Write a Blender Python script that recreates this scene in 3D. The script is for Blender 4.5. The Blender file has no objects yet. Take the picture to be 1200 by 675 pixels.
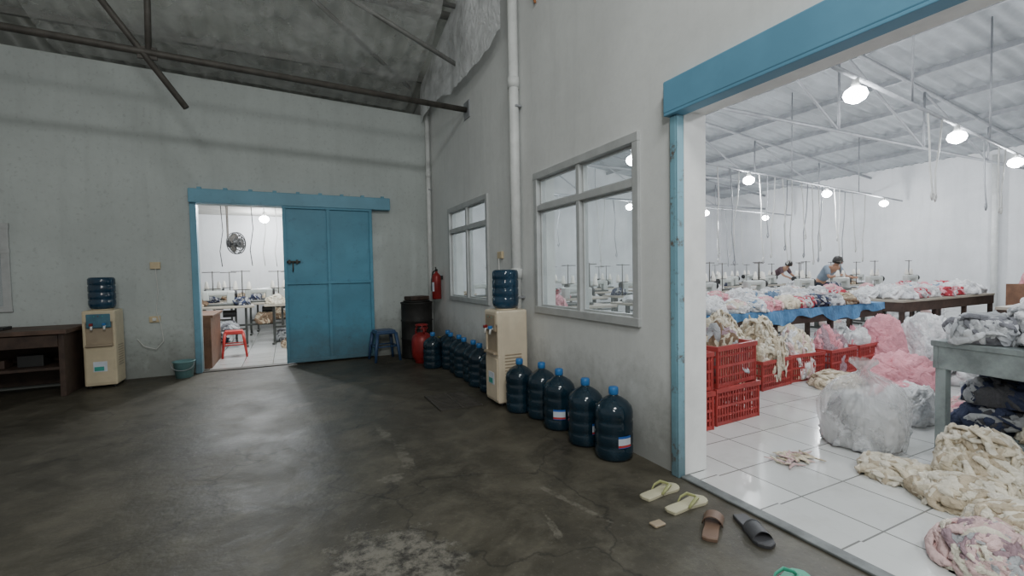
import bpy, bmesh, math, random
from mathutils import Vector, Matrix, noise
random.seed(7)
SC=bpy.context.scene
COL=SC.collection
# ---------------------------------------------------------------- materials
MATS={}
def new_mat(name):
    m=bpy.data.materials.new(name); m.use_nodes=True
    nt=m.node_tree; b=nt.nodes['Principled BSDF']
    return m,nt,b
def mat(name,col,rough=.5,metal=0,var=.12,scale=6,bump=0,trans=0,spec=.5,alpha=1,emis=0,dirt=None,coat=0,bscale=5,bdist=.02,bdistort=0):
    if name in MATS: return MATS[name]
    m,nt,b=new_mat(name); N=nt.nodes; L=nt.links
    tc=N.new('ShaderNodeTexCoord'); nz=N.new('ShaderNodeTexNoise')
    nz.inputs['Scale'].default_value=scale; nz.inputs['Detail'].default_value=6; nz.inputs['Roughness'].default_value=.65
    L.new(tc.outputs['Object'],nz.inputs['Vector'])
    cr=N.new('ShaderNodeValToRGB')
    c1=[max(0,c*(1-var)) for c in col]; c2=[min(1,c*(1+var)) for c in col]
    if dirt: c1=dirt
    cr.color_ramp.elements[0].position=.32; cr.color_ramp.elements[1].position=.62
    cr.color_ramp.elements[0].color=(*c1,1); cr.color_ramp.elements[1].color=(*c2,1)
    L.new(nz.outputs['Fac'],cr.inputs['Fac']); L.new(cr.outputs['Color'],b.inputs['Base Color'])
    b.inputs['Roughness'].default_value=rough; b.inputs['Metallic'].default_value=metal
    b.inputs['Specular IOR Level'].default_value=spec
    b.inputs['Transmission Weight'].default_value=trans; b.inputs['Alpha'].default_value=alpha
    b.inputs['Coat Weight'].default_value=coat
    if bump:
        bp=N.new('ShaderNodeBump'); bp.inputs['Strength'].default_value=bump; bp.inputs['Distance'].default_value=bdist
        n2=N.new('ShaderNodeTexNoise'); n2.inputs['Scale'].default_value=scale*bscale; n2.inputs['Detail'].default_value=4; n2.inputs['Distortion'].default_value=bdistort
        L.new(tc.outputs['Object'],n2.inputs['Vector']); L.new(n2.outputs['Fac'],bp.inputs['Height']); L.new(bp.outputs['Normal'],b.inputs['Normal'])
    MATS[name]=m; return m

def math_n(nt,op,a,b=None,clamp=False):
    n=nt.nodes.new('ShaderNodeMath'); n.operation=op; n.use_clamp=clamp
    for i,v in enumerate((a,b)):
        if v is None: continue
        if isinstance(v,(int,float)): n.inputs[i].default_value=v
        else: nt.links.new(v,n.inputs[i])
    return n.outputs[0]
def mixc(nt,fac,a,b,mode='MIX'):
    n=nt.nodes.new('ShaderNodeMix'); n.data_type='RGBA'; n.blend_type=mode
    for s,v in ((n.inputs[0],fac),(n.inputs[6],a),(n.inputs[7],b)):
        if isinstance(v,(int,float)): s.default_value=v
        elif isinstance(v,tuple): s.default_value=(*v,1) if len(v)==3 else v
        else: nt.links.new(v,s)
    return n.outputs[2]
def noise_n(nt,vec,scale,detail=6,rough=.6,dist=0):
    n=nt.nodes.new('ShaderNodeTexNoise'); n.inputs['Scale'].default_value=scale; n.inputs['Detail'].default_value=detail
    n.inputs['Roughness'].default_value=rough; n.inputs['Distortion'].default_value=dist
    nt.links.new(vec,n.inputs['Vector']); return n.outputs['Fac']
def ramp(nt,fac,p0,p1,v0=0,v1=1):
    n=nt.nodes.new('ShaderNodeMapRange'); n.inputs['From Min'].default_value=p0; n.inputs['From Max'].default_value=p1
    n.inputs['To Min'].default_value=v0; n.inputs['To Max'].default_value=v1
    nt.links.new(fac,n.inputs['Value']); return n.outputs['Result']

def wall_material(name,base,speck=.35,grime=(.12,.12,.10),hi=1.0):
    m,nt,b=new_mat(name); N=nt.nodes; L=nt.links
    tc=N.new('ShaderNodeTexCoord').outputs['Object']
    sep=N.new('ShaderNodeSeparateXYZ'); L.new(tc,sep.inputs[0])
    big=noise_n(nt,tc,.9,5,.6); fine=noise_n(nt,tc,14,5,.7); sp=noise_n(nt,tc,24,3,.6)
    c=mixc(nt,ramp(nt,big,.35,.65),tuple(x*.86 for x in base),base)
    c=mixc(nt,math_n(nt,'MULTIPLY',ramp(nt,sp,.58,.70),speck),c,tuple(x*.5 for x in base))
    c=mixc(nt,math_n(nt,'MULTIPLY',ramp(nt,fine,.45,.7),.12),c,tuple(x*.6 for x in base))
    mp=N.new('ShaderNodeMapping'); mp.inputs['Scale'].default_value=(5,5,.5); L.new(tc,mp.inputs[0])
    c=mixc(nt,math_n(nt,'MULTIPLY',ramp(nt,noise_n(nt,mp.outputs[0],1.2,5,.6),.5,.75),.26),c,tuple(x*.6 for x in base))
    zz=math_n(nt,'ADD',sep.outputs['Z'],math_n(nt,'MULTIPLY',noise_n(nt,tc,3,6,.7),-.9))
    g=ramp(nt,zz,-.30,.22,1,0)
    c=mixc(nt,math_n(nt,'MULTIPLY',g,.65,True),c,grime)
    L.new(c,b.inputs['Base Color']); b.inputs['Roughness'].default_value=.7
    bp=N.new('ShaderNodeBump'); bp.inputs['Strength'].default_value=.2; bp.inputs['Distance'].default_value=.01
    L.new(fine,bp.inputs['Height']); L.new(bp.outputs['Normal'],b.inputs['Normal'])
    return m
M_wall_back=wall_material('plaster_grey',(.55,.59,.575),.3)
M_wall_right=wall_material('plaster_pale',(.76,.77,.76),.07)
M_wall_white=wall_material('plaster_white',(.74,.75,.77),.04,(.6,.6,.6))
M_reveal=mat('reveal_paint',(.80,.80,.79),.6,0,.08,4)

def floor_material():
    m,nt,b=new_mat('stained_concrete'); N=nt.nodes; L=nt.links
    tc=N.new('ShaderNodeTexCoord').outputs['Object']
    a=noise_n(nt,tc,.55,7,.62,.6); f=noise_n(nt,tc,5,8,.7); g=noise_n(nt,tc,45,3,.6); md=noise_n(nt,tc,1.5,9,.75,1.0)
    c=mixc(nt,ramp(nt,a,.38,.62),(.042,.037,.027),(.108,.096,.072))
    c=mixc(nt,math_n(nt,'MULTIPLY',ramp(nt,md,.44,.60),.6),c,(.027,.024,.017))
    c=mixc(nt,math_n(nt,'MULTIPLY',ramp(nt,f,.48,.70),.5),c,(.14,.127,.098))
    c=mixc(nt,math_n(nt,'MULTIPLY',ramp(nt,g,.60,.76),.3),c,(.22,.20,.165))
    vo=N.new('ShaderNodeTexVoronoi'); vo.feature='DISTANCE_TO_EDGE'; vo.inputs['Scale'].default_value=.55
    nn=N.new('ShaderNodeTexNoise'); nn.inputs['Scale'].default_value=2.2; nn.inputs['Detail'].default_value=7; L.new(tc,nn.inputs['Vector'])
    sc=N.new('ShaderNodeVectorMath'); sc.operation='SCALE'; sc.inputs['Scale'].default_value=.9; L.new(nn.outputs['Color'],sc.inputs[0])
    ad=N.new('ShaderNodeVectorMath'); ad.operation='ADD'; L.new(tc,ad.inputs[0]); L.new(sc.outputs[0],ad.inputs[1]); L.new(ad.outputs[0],vo.inputs['Vector'])
    c=mixc(nt,math_n(nt,'MULTIPLY',ramp(nt,vo.outputs['Distance'],.0,.008,1,0),.6),c,(.012,.011,.009))
    sep=N.new('ShaderNodeSeparateXYZ'); L.new(tc,sep.inputs[0])
    d1=noise_n(nt,tc,7,6,.75)
    def ell(cx,cy,rx,ry,ang=0,ns=.9):
        X=math_n(nt,'SUBTRACT',sep.outputs['X'],cx); Y=math_n(nt,'SUBTRACT',sep.outputs['Y'],cy)
        ca,sa=math.cos(ang),math.sin(ang)
        U=math_n(nt,'ADD',math_n(nt,'MULTIPLY',X,ca/rx),math_n(nt,'MULTIPLY',Y,sa/rx))
        V=math_n(nt,'ADD',math_n(nt,'MULTIPLY',X,-sa/ry),math_n(nt,'MULTIPLY',Y,ca/ry))
        r=math_n(nt,'ADD',math_n(nt,'POWER',math_n(nt,'ABSOLUTE',U),2),math_n(nt,'POWER',math_n(nt,'ABSOLUTE',V),2))
        r=math_n(nt,'ADD',r,math_n(nt,'MULTIPLY',math_n(nt,'SUBTRACT',d1,.5),ns*5))
        return ramp(nt,r,.75,1.15,1,0)
    chip=noise_n(nt,tc,9,8,.8)
    P=ell(-1.78,2.02,.27,.36,.3,.9)
    pc=mixc(nt,ramp(nt,chip,.42,.56),(.025,.022,.018),(.19,.175,.145))
    c=mixc(nt,math_n(nt,'MULTIPLY',P,.85,True),c,pc)
    for (x,y,rx,ry,an) in ((-1.50,3.75,.035,.22,.1),(-1.47,3.2,.045,.26,-.05),(-.78,2.15,.02,.24,.25),(-1.0,2.0,.02,.14,-.2),(-2.15,5.05,.22,.08,.3),(-1.6,2.95,.08,.05,0)):
        e=math_n(nt,'MULTIPLY',ell(x,y,rx,ry,an,1.5),ramp(nt,chip,.42,.56)); c=mixc(nt,math_n(nt,'MULTIPLY',e,.6,True),c,(.18,.165,.135))
    L.new(c,b.inputs['Base Color'])
    L.new(ramp(nt,md,.35,.65,.60,.40),b.inputs['Roughness'])
    b.inputs['Specular IOR Level'].default_value=.4
    bp=N.new('ShaderNodeBump'); bp.inputs['Strength'].default_value=.5; bp.inputs['Distance'].default_value=.012
    L.new(math_n(nt,'ADD',f,math_n(nt,'MULTIPLY',math_n(nt,'MULTIPLY',P,chip),1.5)),bp.inputs['Height']); L.new(bp.outputs['Normal'],b.inputs['Normal'])
    return m
M_floor=floor_material()
def tile_material():
    m,nt,b=new_mat('white_floor_tile'); N=nt.nodes; L=nt.links
    tc=N.new('ShaderNodeTexCoord').outputs['Object']
    br=N.new('ShaderNodeTexBrick'); br.offset=0; br.inputs['Scale'].default_value=1
    br.inputs['Brick Width'].default_value=.4; br.inputs['Row Height'].default_value=.4; br.inputs['Mortar Size'].default_value=.005
    br.inputs['Color1'].default_value=(.60,.61,.60,1); br.inputs['Color2'].default_value=(.67,.68,.67,1); br.inputs['Mortar'].default_value=(.20,.20,.19,1)
    L.new(tc,br.inputs['Vector'])
    c=mixc(nt,math_n(nt,'MULTIPLY',ramp(nt,noise_n(nt,tc,2,7,.7),.5,.75),.4),br.outputs['Color'],(.36,.35,.32))
    L.new(c,b.inputs['Base Color']); b.inputs['Roughness'].default_value=.13
    return m
M_tile=tile_material()
def rusty(name,base,rust=(.16,.10,.07),lo=.60,hi=.72,sc=7,rough=.5):
    m,nt,b=new_mat(name); N=nt.nodes; L=nt.links
    tc=N.new('ShaderNodeTexCoord').outputs['Object']
    c=mixc(nt,ramp(nt,noise_n(nt,tc,1.6,5,.6),.35,.65),tuple(x*.8 for x in base),base)
    c=mixc(nt,ramp(nt,noise_n(nt,tc,sc,8,.75),lo,hi),c,rust)
    sep=N.new('ShaderNodeSeparateXYZ'); L.new(tc,sep.inputs[0])
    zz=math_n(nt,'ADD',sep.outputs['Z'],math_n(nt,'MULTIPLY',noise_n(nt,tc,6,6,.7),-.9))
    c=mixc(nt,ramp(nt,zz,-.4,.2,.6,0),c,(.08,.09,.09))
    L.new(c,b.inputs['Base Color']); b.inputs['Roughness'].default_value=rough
    return m
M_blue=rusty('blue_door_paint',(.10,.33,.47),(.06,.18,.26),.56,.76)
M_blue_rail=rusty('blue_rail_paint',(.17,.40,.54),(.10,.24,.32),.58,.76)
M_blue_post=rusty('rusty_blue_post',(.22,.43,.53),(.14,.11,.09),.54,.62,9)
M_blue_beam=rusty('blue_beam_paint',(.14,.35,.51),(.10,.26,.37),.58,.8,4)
M_alu=mat('aluminium_frame',(.46,.47,.47),.45,.1,.1)
M_pipe=mat('pvc_grey',(.68,.69,.68),.45,0,.1)
M_steel_dark=mat('painted_steel_dark',(.075,.068,.06),.6,.2,.3)
M_steel_grey=mat('galvanised_steel',(.32,.33,.35),.5,.3,.15)
M_steel_mid=mat('dusty_purlin_steel',(.20,.20,.19),.6,.2,.2)
M_roof=mat('roof_sheet_dull',(.58,.60,.57),.7,.0,.18,2)
M_roof2=mat('roof_sheet_pale',(.36,.38,.40),.6,.1,.12,2)
M_cream=mat('cream_plastic',(.68,.58,.44),.35,0,.06)
M_cream_y=mat('yellowed_plastic_body',(.58,.49,.34),.4,0,.08)
M_cream2=mat('yellowed_plastic',(.62,.50,.32),.4,0,.08)
M_cream_dk=mat('cream_recess',(.34,.27,.19),.45,0,.1)
M_panel_blue=mat('faded_blue_panel',(.06,.16,.22),.4,0,.2)
M_bottle=mat('blue_bottle_plastic',(.010,.028,.045),.12,0,.3,5,0,.15,.6)
M_bottle_up=mat('blue_water_bottle',(.016,.052,.095),.1,0,.3,5,0,.2,.6)
M_cap=mat('blue_cap',(.03,.16,.42),.35)
M_label=mat('bottle_label_white',(.62,.66,.74),.4)
M_label_r=mat('bottle_label_red',(.5,.05,.05),.4)
M_label_b=mat('bottle_label_blue',(.03,.12,.45),.4)
M_label_g=mat('label_green',(.05,.35,.3),.4)
M_black=mat('black_rubber',(.02,.02,.02),.5)
M_drum=mat('blackened_drum',(.018,.017,.016),.65,.2,.5,5)
M_red=mat('red_paint',(.25,.018,.018),.4,.1,.25)
M_redplastic=mat('red_plastic',(.48,.03,.025),.38,0,.12)
M_redcrate=mat('red_crate_plastic',(.34,.045,.04),.45,0,.22)
M_stoolblue=mat('blue_stool_plastic',(.04,.08,.17),.4)
M_teal=mat('teal_plastic',(.16,.30,.31),.4)
M_olive=mat('olive_plastic',(.24,.24,.10),.5,0,.2)
M_wood=mat('dark_wood',(.05,.03,.022),.6,0,.4,8)
M_woodtop=mat('worn_wood_top',(.095,.058,.042),.6,0,.35,6)
M_wood2=mat('brown_board',(.16,.08,.045),.55,0,.25,8)
M_whiteplastic=mat('white_plastic',(.7,.7,.68),.4,0,.05)
M_machine=mat('machine_white',(.46,.48,.46),.35,0,.08)
M_machine_dk=mat('machine_dark',(.06,.065,.06),.35,0,.15)
M_tabletop=mat('table_laminate',(.38,.34,.28),.45,0,.12)
M_bluecloth=mat('blue_table_cover',(.07,.19,.36),.75,0,.35,5,.5)
M_paletable=mat('worn_painted_table',(.27,.31,.31),.55,0,.3,6)
M_skin=mat('skin',(.36,.20,.13),.55)
M_hair=mat('hair',(.015,.012,.01),.5)
M_scarf=mat('grey_blue_shirt',(.20,.25,.31),.8)
M_shirt2=mat('dark_shirt',(.10,.06,.07),.8)
M_trouser=mat('dark_trousers',(.03,.035,.05),.8)
M_cord=mat('white_cord',(.6,.6,.58),.6)
M_cone=mat('thread_cone',(.75,.72,.66),.8,0,.1,40)
M_flop=mat('cream_foam',(.46,.43,.30),.6)
M_flopstrap=mat('olive_strap',(.33,.34,.15),.5)
M_brown=mat('brown_sandal',(.16,.10,.07),.6)
M_dark=mat('dark_sandal',(.05,.05,.055),.55)
M_green=mat('green_sandal',(.05,.33,.22),.5)
M_orange=mat('orange_rope',(.45,.18,.07),.7)
def cloth(name,col,v=.2): return mat('cloth_'+name,col,.92,0,v,9,.9,bscale=1.6,bdist=.035,bdistort=1.6,spec=.2)
C_cream=cloth('cream',(.66,.59,.46)); C_cream2=cloth('ivory',(.74,.69,.58)); C_cream3=cloth('tan',(.50,.42,.31))
C_white=cloth('white',(.74,.74,.75)); C_grey=cloth('grey',(.42,.43,.45)); C_lgrey=cloth('light_grey',(.60,.61,.63)); C_pink=cloth('pink',(.74,.34,.39),.1); C_pink2=cloth('pale_pink',(.70,.50,.49))
C_red=cloth('red',(.45,.06,.08)); C_navy=cloth('navy',(.05,.06,.11)); C_blue=cloth('blue',(.18,.28,.42)); C_black=cloth('charcoal',(.09,.09,.10)); C_teal=cloth('teal',(.1,.28,.28)); C_mauve=cloth('mauve',(.36,.25,.28)); C_brown=cloth('brown',(.22,.15,.10)); C_dgrey=cloth('dark_grey',(.20,.20,.22))
def glass_mat(name,fac,tint,rough=.05,bump=0,base=(.8,.82,.84)):
    m=bpy.data.materials.new(name); m.use_nodes=True; nt=m.node_tree; N=nt.nodes; L=nt.links
    for n in list(N):
        if n.type!='OUTPUT_MATERIAL': N.remove(n)
    out=[n for n in N if n.type=='OUTPUT_MATERIAL'][0]
    t=N.new('ShaderNodeBsdfTransparent'); t.inputs[0].default_value=(*tint,1)
    g=N.new('ShaderNodeBsdfPrincipled'); g.inputs['Roughness'].default_value=rough; g.inputs['Base Color'].default_value=(*base,1)
    tc=N.new('ShaderNodeTexCoord'); nz=N.new('ShaderNodeTexNoise'); nz.inputs['Scale'].default_value=3; nz.inputs['Detail'].default_value=5; L.new(tc.outputs['Object'],nz.inputs['Vector'])
    mr=N.new('ShaderNodeMapRange'); mr.inputs['From Min'].default_value=.3; mr.inputs['From Max'].default_value=.7
    mr.inputs['To Min'].default_value=fac*.6; mr.inputs['To Max'].default_value=min(1,fac*1.4); L.new(nz.outputs['Fac'],mr.inputs['Value'])
    if bump:
        n2=N.new('ShaderNodeTexNoise'); n2.inputs['Scale'].default_value=9; n2.inputs['Detail'].default_value=6; n2.inputs['Distortion'].default_value=1.5; L.new(tc.outputs['Object'],n2.inputs['Vector'])
        bp=N.new('ShaderNodeBump'); bp.inputs['Strength'].default_value=bump; bp.inputs['Distance'].default_value=.03; L.new(n2.outputs['Fac'],bp.inputs['Height']); L.new(bp.outputs['Normal'],g.inputs['Normal'])
    mx=N.new('ShaderNodeMixShader'); L.new(mr.outputs[0],mx.inputs[0]); L.new(t.outputs[0],mx.inputs[1]); L.new(g.outputs[0],mx.inputs[2]); L.new(mx.outputs[0],out.inputs[0])
    return m
M_glass=glass_mat('dusty_glass',.14,(.93,.96,.96))
M_film=glass_mat('plastic_film',.28,(.96,.96,.95),.3,.6,(.85,.86,.85))
M_bag=glass_mat('clear_bag',.34,(.98,.98,.98),.15,.8,(.9,.9,.9))
M_film_white=glass_mat('milky_film',.85,(.95,.95,.95),.3,.6,(.92,.93,.95))
m,nt,b=new_mat('lamp_glow'); b.inputs['Emission Color'].default_value=(.93,.97,1,1); b.inputs['Emission Strength'].default_value=60; M_lamp=m

# ---------------------------------------------------------------- mesh helpers
class MB:
    def __init__(s): s.v=[];s.f=[];s.mi=[];s.mats=[];s.sm=[]
    def m(s,mat):
        if mat not in s.mats: s.mats.append(mat)
        return s.mats.index(mat)
    def add(s,vs,fs,mat,smooth=False,M=None):
        o=len(s.v); k=s.m(mat)
        for v in vs:
            v=Vector(v)
            if M is not None: v=M@v
            s.v.append(v)
        for f in fs: s.f.append([o+i for i in f]); s.mi.append(k); s.sm.append(smooth)
        return s
    def box(s,lo,hi,mat,M=None):
        x0,y0,z0=lo;x1,y1,z1=hi
        vs=[(x0,y0,z0),(x1,y0,z0),(x1,y1,z0),(x0,y1,z0),(x0,y0,z1),(x1,y0,z1),(x1,y1,z1),(x0,y1,z1)]
        fs=[(0,3,2,1),(4,5,6,7),(0,1,5,4),(1,2,6,5),(2,3,7,6),(3,0,4,7)]
        return s.add(vs,fs,mat,False,M)
    def rbox(s,lo,hi,mat,r=.01,M=None):
        bm=bmesh.new(); bmesh.ops.create_cube(bm,size=1)
        d=[hi[i]-lo[i] for i in range(3)]; c=[(hi[i]+lo[i])/2 for i in range(3)]
        for v in bm.verts: v.co=Vector([v.co[i]*d[i]+c[i] for i in range(3)])
        bmesh.ops.bevel(bm,geom=bm.edges[:],offset=min(r,min(d)*.45),segments=2,affect='EDGES',profile=.5)
        bm.verts.index_update()
        s.add([v.co.copy() for v in bm.verts],[[v.index for v in f.verts] for f in bm.faces],mat,False,M); bm.free(); return s
    def lathe(s,prof,mat,n=24,M=None,smooth=True):
        vs=[];fs=[]
        for r,z in prof:
            for i in range(n):
                a=2*math.pi*i/n; vs.append((r*math.cos(a),r*math.sin(a),z))
        for j in range(len(prof)-1):
            for i in range(n):
                a=j*n+i;b=j*n+(i+1)%n; fs.append((a,b,b+n,a+n))
        if prof[0][0]>1e-5: fs.append(tuple(range(n-1,-1,-1)))
        if prof[-1][0]>1e-5: fs.append(tuple(range((len(prof)-1)*n,len(prof)*n)))
        return s.add(vs,fs,mat,smooth,M)
    def tube(s,pts,r,mat,n=8,closed=False,flat=1.0,M=None,up=None):
        P=[Vector(p) for p in pts]; k=len(P); vs=[];fs=[]
        for i in range(k):
            if closed: t=(P[(i+1)%k]-P[i-1])
            else: t=P[min(i+1,k-1)]-P[max(i-1,0)]
            if t.length<1e-7: t=Vector((0,0,1))
            t.normalize()
            if up is None: up=t.orthogonal().normalized()
            else:
                up=(up-t*up.dot(t))
                if up.length<1e-5: up=t.orthogonal()
                up.normalize()
            w=t.cross(up)
            rr=r[i] if isinstance(r,(list,tuple)) else r
            for j in range(n):
                a=2*math.pi*j/n; vs.append(P[i]+up*math.cos(a)*rr*(1 if flat>=0 else -flat)+w*math.sin(a)*rr*(flat if flat>=0 else 1))
        for i in range(k if closed else k-1):
            for j in range(n):
                a=i*n+j;b=i*n+(j+1)%n;c=((i+1)%k)*n+(j+1)%n;d=((i+1)%k)*n+j
                fs.append((a,b,c,d))
        if not closed:
            fs.append(tuple(range(n-1,-1,-1))); fs.append(tuple(range((k-1)*n,k*n)))
        return s.add(vs,fs,mat,True,M)
    def obj(s,name,parent=None,loc=(0,0,0),rot=(0,0,0),label=None,cat=None,kind=None,group=None):
        me=bpy.data.meshes.new(name); me.from_pydata([tuple(v) for v in s.v],[],s.f)
        for m in s.mats: me.materials.append(m)
        me.polygons.foreach_set('material_index',s.mi); me.polygons.foreach_set('use_smooth',s.sm); me.update()
        o=bpy.data.objects.new(name,me); COL.objects.link(o); o.location=loc; o.rotation_euler=rot
        if parent: o.parent=parent
        tag(o,label,cat,kind,group); return o
def tag(o,label=None,cat=None,kind=None,group=None):
    if label: o['label']=label
    if cat: o['category']=cat
    if kind: o['kind']=kind
    if group: o['group']=group
def root(name,loc,label,cat,rz=0,group=None):
    e=bpy.data.objects.new(name,None); e.empty_display_size=.1; COL.objects.link(e); e.location=loc; e.rotation_euler=(0,0,rz)
    tag(e,label,cat,None,group); return e
def kids(o): return [c for c in bpy.data.objects if c.parent==o]
def dup(o,loc,rz=None,label=None,scale=None):
    ch=kids(o); n=o.copy(); COL.objects.link(n); n.location=loc
    if rz is not None: n.rotation_euler=(n.rotation_euler[0],n.rotation_euler[1],rz)
    if scale: n.scale=scale
    if label: n['label']=label
    for c in ch:
        k=c.copy(); COL.objects.link(k); k.parent=n
        for g in kids(c):
            kk=g.copy(); COL.objects.link(kk); kk.parent=k
    return n
S=dict(kind='structure')
# ---------------------------------------------------------------- structure
DB=7.51
MB().box((-8,-2.5,-.1),(0,DB+.17,0),M_floor).obj('floor',**S)
MB().box((0,-2.5,-.1),(14.7,14,0.0),M_tile).obj('floor.001',**S)
MB().box((-8,DB+.17,-.1),(0,14,0.0),M_tile).obj('floor.002',**S)
w=MB(); H=6.6
def wseg(y0,y1,z0,z1): w.box((0,y0,z0),(.2,y1,z1),M_wall_right)
wseg(-2.5,-.7,0,H); wseg(-.7,2.10,2.27,H)
wseg(2.10,2.477,0,H); wseg(2.477,3.902,0,.927); wseg(2.477,3.902,2.212,H); wseg(3.902,5.093,0,H)
wseg(5.093,6.532,0,.927); wseg(5.093,6.532,2.212,H); wseg(6.532,14,0,H)
w.obj('wall_right',**S)
w=MB()
def bseg(x0,x1,z0,z1):
    if z1>3.5:
        za=3.88+.035*-x0; zb=3.88+.035*-x1
        vs=[(x0,DB,z0),(x1,DB,z0),(x1,DB+.17,z0),(x0,DB+.17,z0),(x0,DB,za),(x1,DB,zb),(x1,DB+.17,zb),(x0,DB+.17,za)]
        w.add(vs,[(0,3,2,1),(4,5,6,7),(0,1,5,4),(1,2,6,5),(2,3,7,6),(3,0,4,7)],M_wall_back)
    else: w.box((x0,DB,z0),(x1,DB+.17,z1),M_wall_back)
bseg(-8,-6.6,0,3.87); bseg(-6.6,-5.13,0,.97); bseg(-6.6,-5.13,1.94,3.87); bseg(-5.13,-3.25,0,3.87); bseg(-3.25,-2.1,2.3,3.87); bseg(-2.1,0,0,3.87)
w.obj('wall_back',**S)
MB().box((14.5,-2.5,0),(14.7,14,4.25),M_wall_white).obj('wall_far_side',**S)
MB().box((.2,13.8,0),(14.5,14,6.6),M_wall_white).obj('wall_far_end',**S)
MB().box((-8,13.0,0),(0,13.2,3.2),M_wall_white).obj('wall_inner_room',**S)
MB().box((-5.2,DB+.17,0),(-5.05,13,3.3),M_wall_white).obj('wall_inner_side',**S)
MB().box((-5.05,DB+.17,2.78),(0,13,2.82),mat('inner_ceiling_board',(.46,.45,.42),.8,0,.15,2)).obj('ceiling.002',**S)
def roof(name,x0,x1,y0,y1,zf,along,per,amp,mt):
    b=MB(); vs=[];fs=[]
    if along=='y': nu=int((x1-x0)/per*8); nv=2
    else: nu=2; nv=int((y1-y0)/per*8)
    nu=max(nu,2);nv=max(nv,2)
    for i in range(nu+1):
        for j in range(nv+1):
            x=x0+(x1-x0)*i/nu; y=y0+(y1-y0)*j/nv
            ph=(x if along=='y' else y)/per*2*math.pi
            vs.append((x,y,zf(x,y)+amp*math.sin(ph)))
    for i in range(nu):
        for j in range(nv):
            a=i*(nv+1)+j; fs.append((a,a+1,a+nv+2,a+nv+1))
    b.add(vs,fs,mt,True); return b.obj(name,**S)
zr=lambda x,y:4.45+.25*(7.5-y)
zs=lambda x,y:4.25+.115*(14.5-x)
roof('ceiling',-8,0,-2.5,13.2,zr,'y',.22,.034,M_roof)
roof('ceiling.001',.2,14.7,-2.5,14,zs,'x',.24,.026,M_roof2)
for i,y in enumerate((-1,.4,1.8,3.2,4.6,6.0,7.35,8.8,10.2)):
    MB().rbox((-8,y-.03,zr(0,y)-.14),(-.01,y+.03,zr(0,y)-.055),M_steel_mid,.005).obj('trim_%d'%(i+20),**S)
for i,x in enumerate((1.0,2.5,4.0,5.5,7,8.5,10,11.5,13)):
    MB().rbox((x-.03,-2.5,zs(x,0)-.15),(x+.03,13.8,zs(x,0)-.05),M_steel_grey,.005).obj('trim_%d'%(i+40),**S)
b=MB(); b.rbox((-.07,-1.2,2.25),(0,2.168,2.445),M_blue_beam,.008); b.rbox((-.068,-1.2,2.235),(.03,2.166,2.253),M_blue_beam,.004); b.obj('trim_1',**S)
b=MB(); b.rbox((-.035,2.101,0),(.0,2.15,2.234),M_blue_post,.006); b.rbox((-.033,2.09,0),(.022,2.1005,2.234),M_blue_post,.003); b.obj('trim_2',**S)
MB().rbox((-.02,-.7,0.001),(.05,2.085,.014),mat('threshold_steel',(.14,.15,.15),.6,.2,.4),.004).obj('trim_3',**S)
MB().rbox((.05,-.7,0.001),(.2,2.085,.010),M_tile,.003).obj('trim_4',**S)
b=MB(); b.box((.022,2.088,0.012),(.205,2.0995,2.257),M_reveal); b.box((.03,-.7,2.258),(.205,2.1,2.2695),M_reveal); b.obj('trim_7',**S)
def window(name,y0,y1,z0,z1):
    b=MB(); f=.05; zt=1.90; X0,X1=-.025,.09
    b.rbox((X0,y0-.025,z0-.025),(X1,y1+.025,z0+f-.01),M_alu,.005); b.rbox((X0,y0-.025,z1-f+.01),(X1,y1+.025,z1+.025),M_alu,.005)
    b.rbox((X0+.003,y0-.022,z0+.01),(X1-.003,y0+f-.012,z1-.01),M_alu,.004); b.rbox((X0+.003,y1-f+.012,z0+.01),(X1-.003,y1+.022,z1-.01),M_alu,.004)
    b.rbox((X0+.008,y0+.01,zt-.028),(X1-.008,y1-.01,zt+.028),M_alu,.005)
    ym=(y0+y1)/2; b.rbox((X0+.011,ym-.024,z0+.01),(X1-.011,ym+.024,z1-.01),M_alu,.005)
    for a,c in ((y0+f-.013,ym-.022),(ym+.022,y1-f+.013)):
        for zz0,zz1 in ((z0+f-.012,zt-.026),(zt+.026,z1-f+.012)):
            t=.018
            b.box((.02,a,zz0),(.05,c,zz0+t),M_alu);b.box((.02,a,zz1-t),(.05,c,zz1),M_alu)
            b.box((.021,a,zz0+t),(.049,a+t,zz1-t),M_alu);b.box((.021,c-t,zz0+t),(.049,c,zz1-t),M_alu)
    o=b.obj(name,**S)
    g=MB(); g.box((.033,y0+.03,z0+.03),(.037,y1-.03,z1-.03),M_glass); g.obj('glass_pane',parent=o)
window('window_1',5.093,6.532,.927,2.212); window('window_2',2.477,3.902,.927,2.212)
b=MB()
for x0,x1 in ((-6.65,-6.58),(-5.18,-5.105),(-5.9,-5.84)): b.rbox((x0,DB-.027,.94),(x1,DB+.077,1.97),M_alu,.004)
for z0,z1 in ((.93,1.0),(1.91,1.98),(1.62,1.68)): b.rbox((-6.655,DB-.03,z0),(-5.1,DB+.08,z1),M_alu,.004)
o=b.obj('window_3',**S); MB().box((-6.6,DB+.033,.97),(-5.13,DB+.037,1.94),M_glass).obj('glass_pane',parent=o)
b=MB(); x0,x1,z0,z1=-2.21,-.965,.03,2.32; ya,yb=DB-.105,DB-.075
b.box((x0,yb-.012,z0),(x1,yb,z1),M_blue)
xm=-1.60
for a,c in ((x0,x0+.045),(x1-.045,x1),(xm-.022,xm+.022)): b.rbox((a,ya-.01,z0),(c,yb-.001,z1),M_blue,.004)
for a,c in ((z0,z0+.05),(z1-.05,z1),(1.17,1.21)): b.rbox((x0,ya-.013,a),(x1,yb-.002,c),M_blue,.004)
o=b.obj('door_1',**S)
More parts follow.
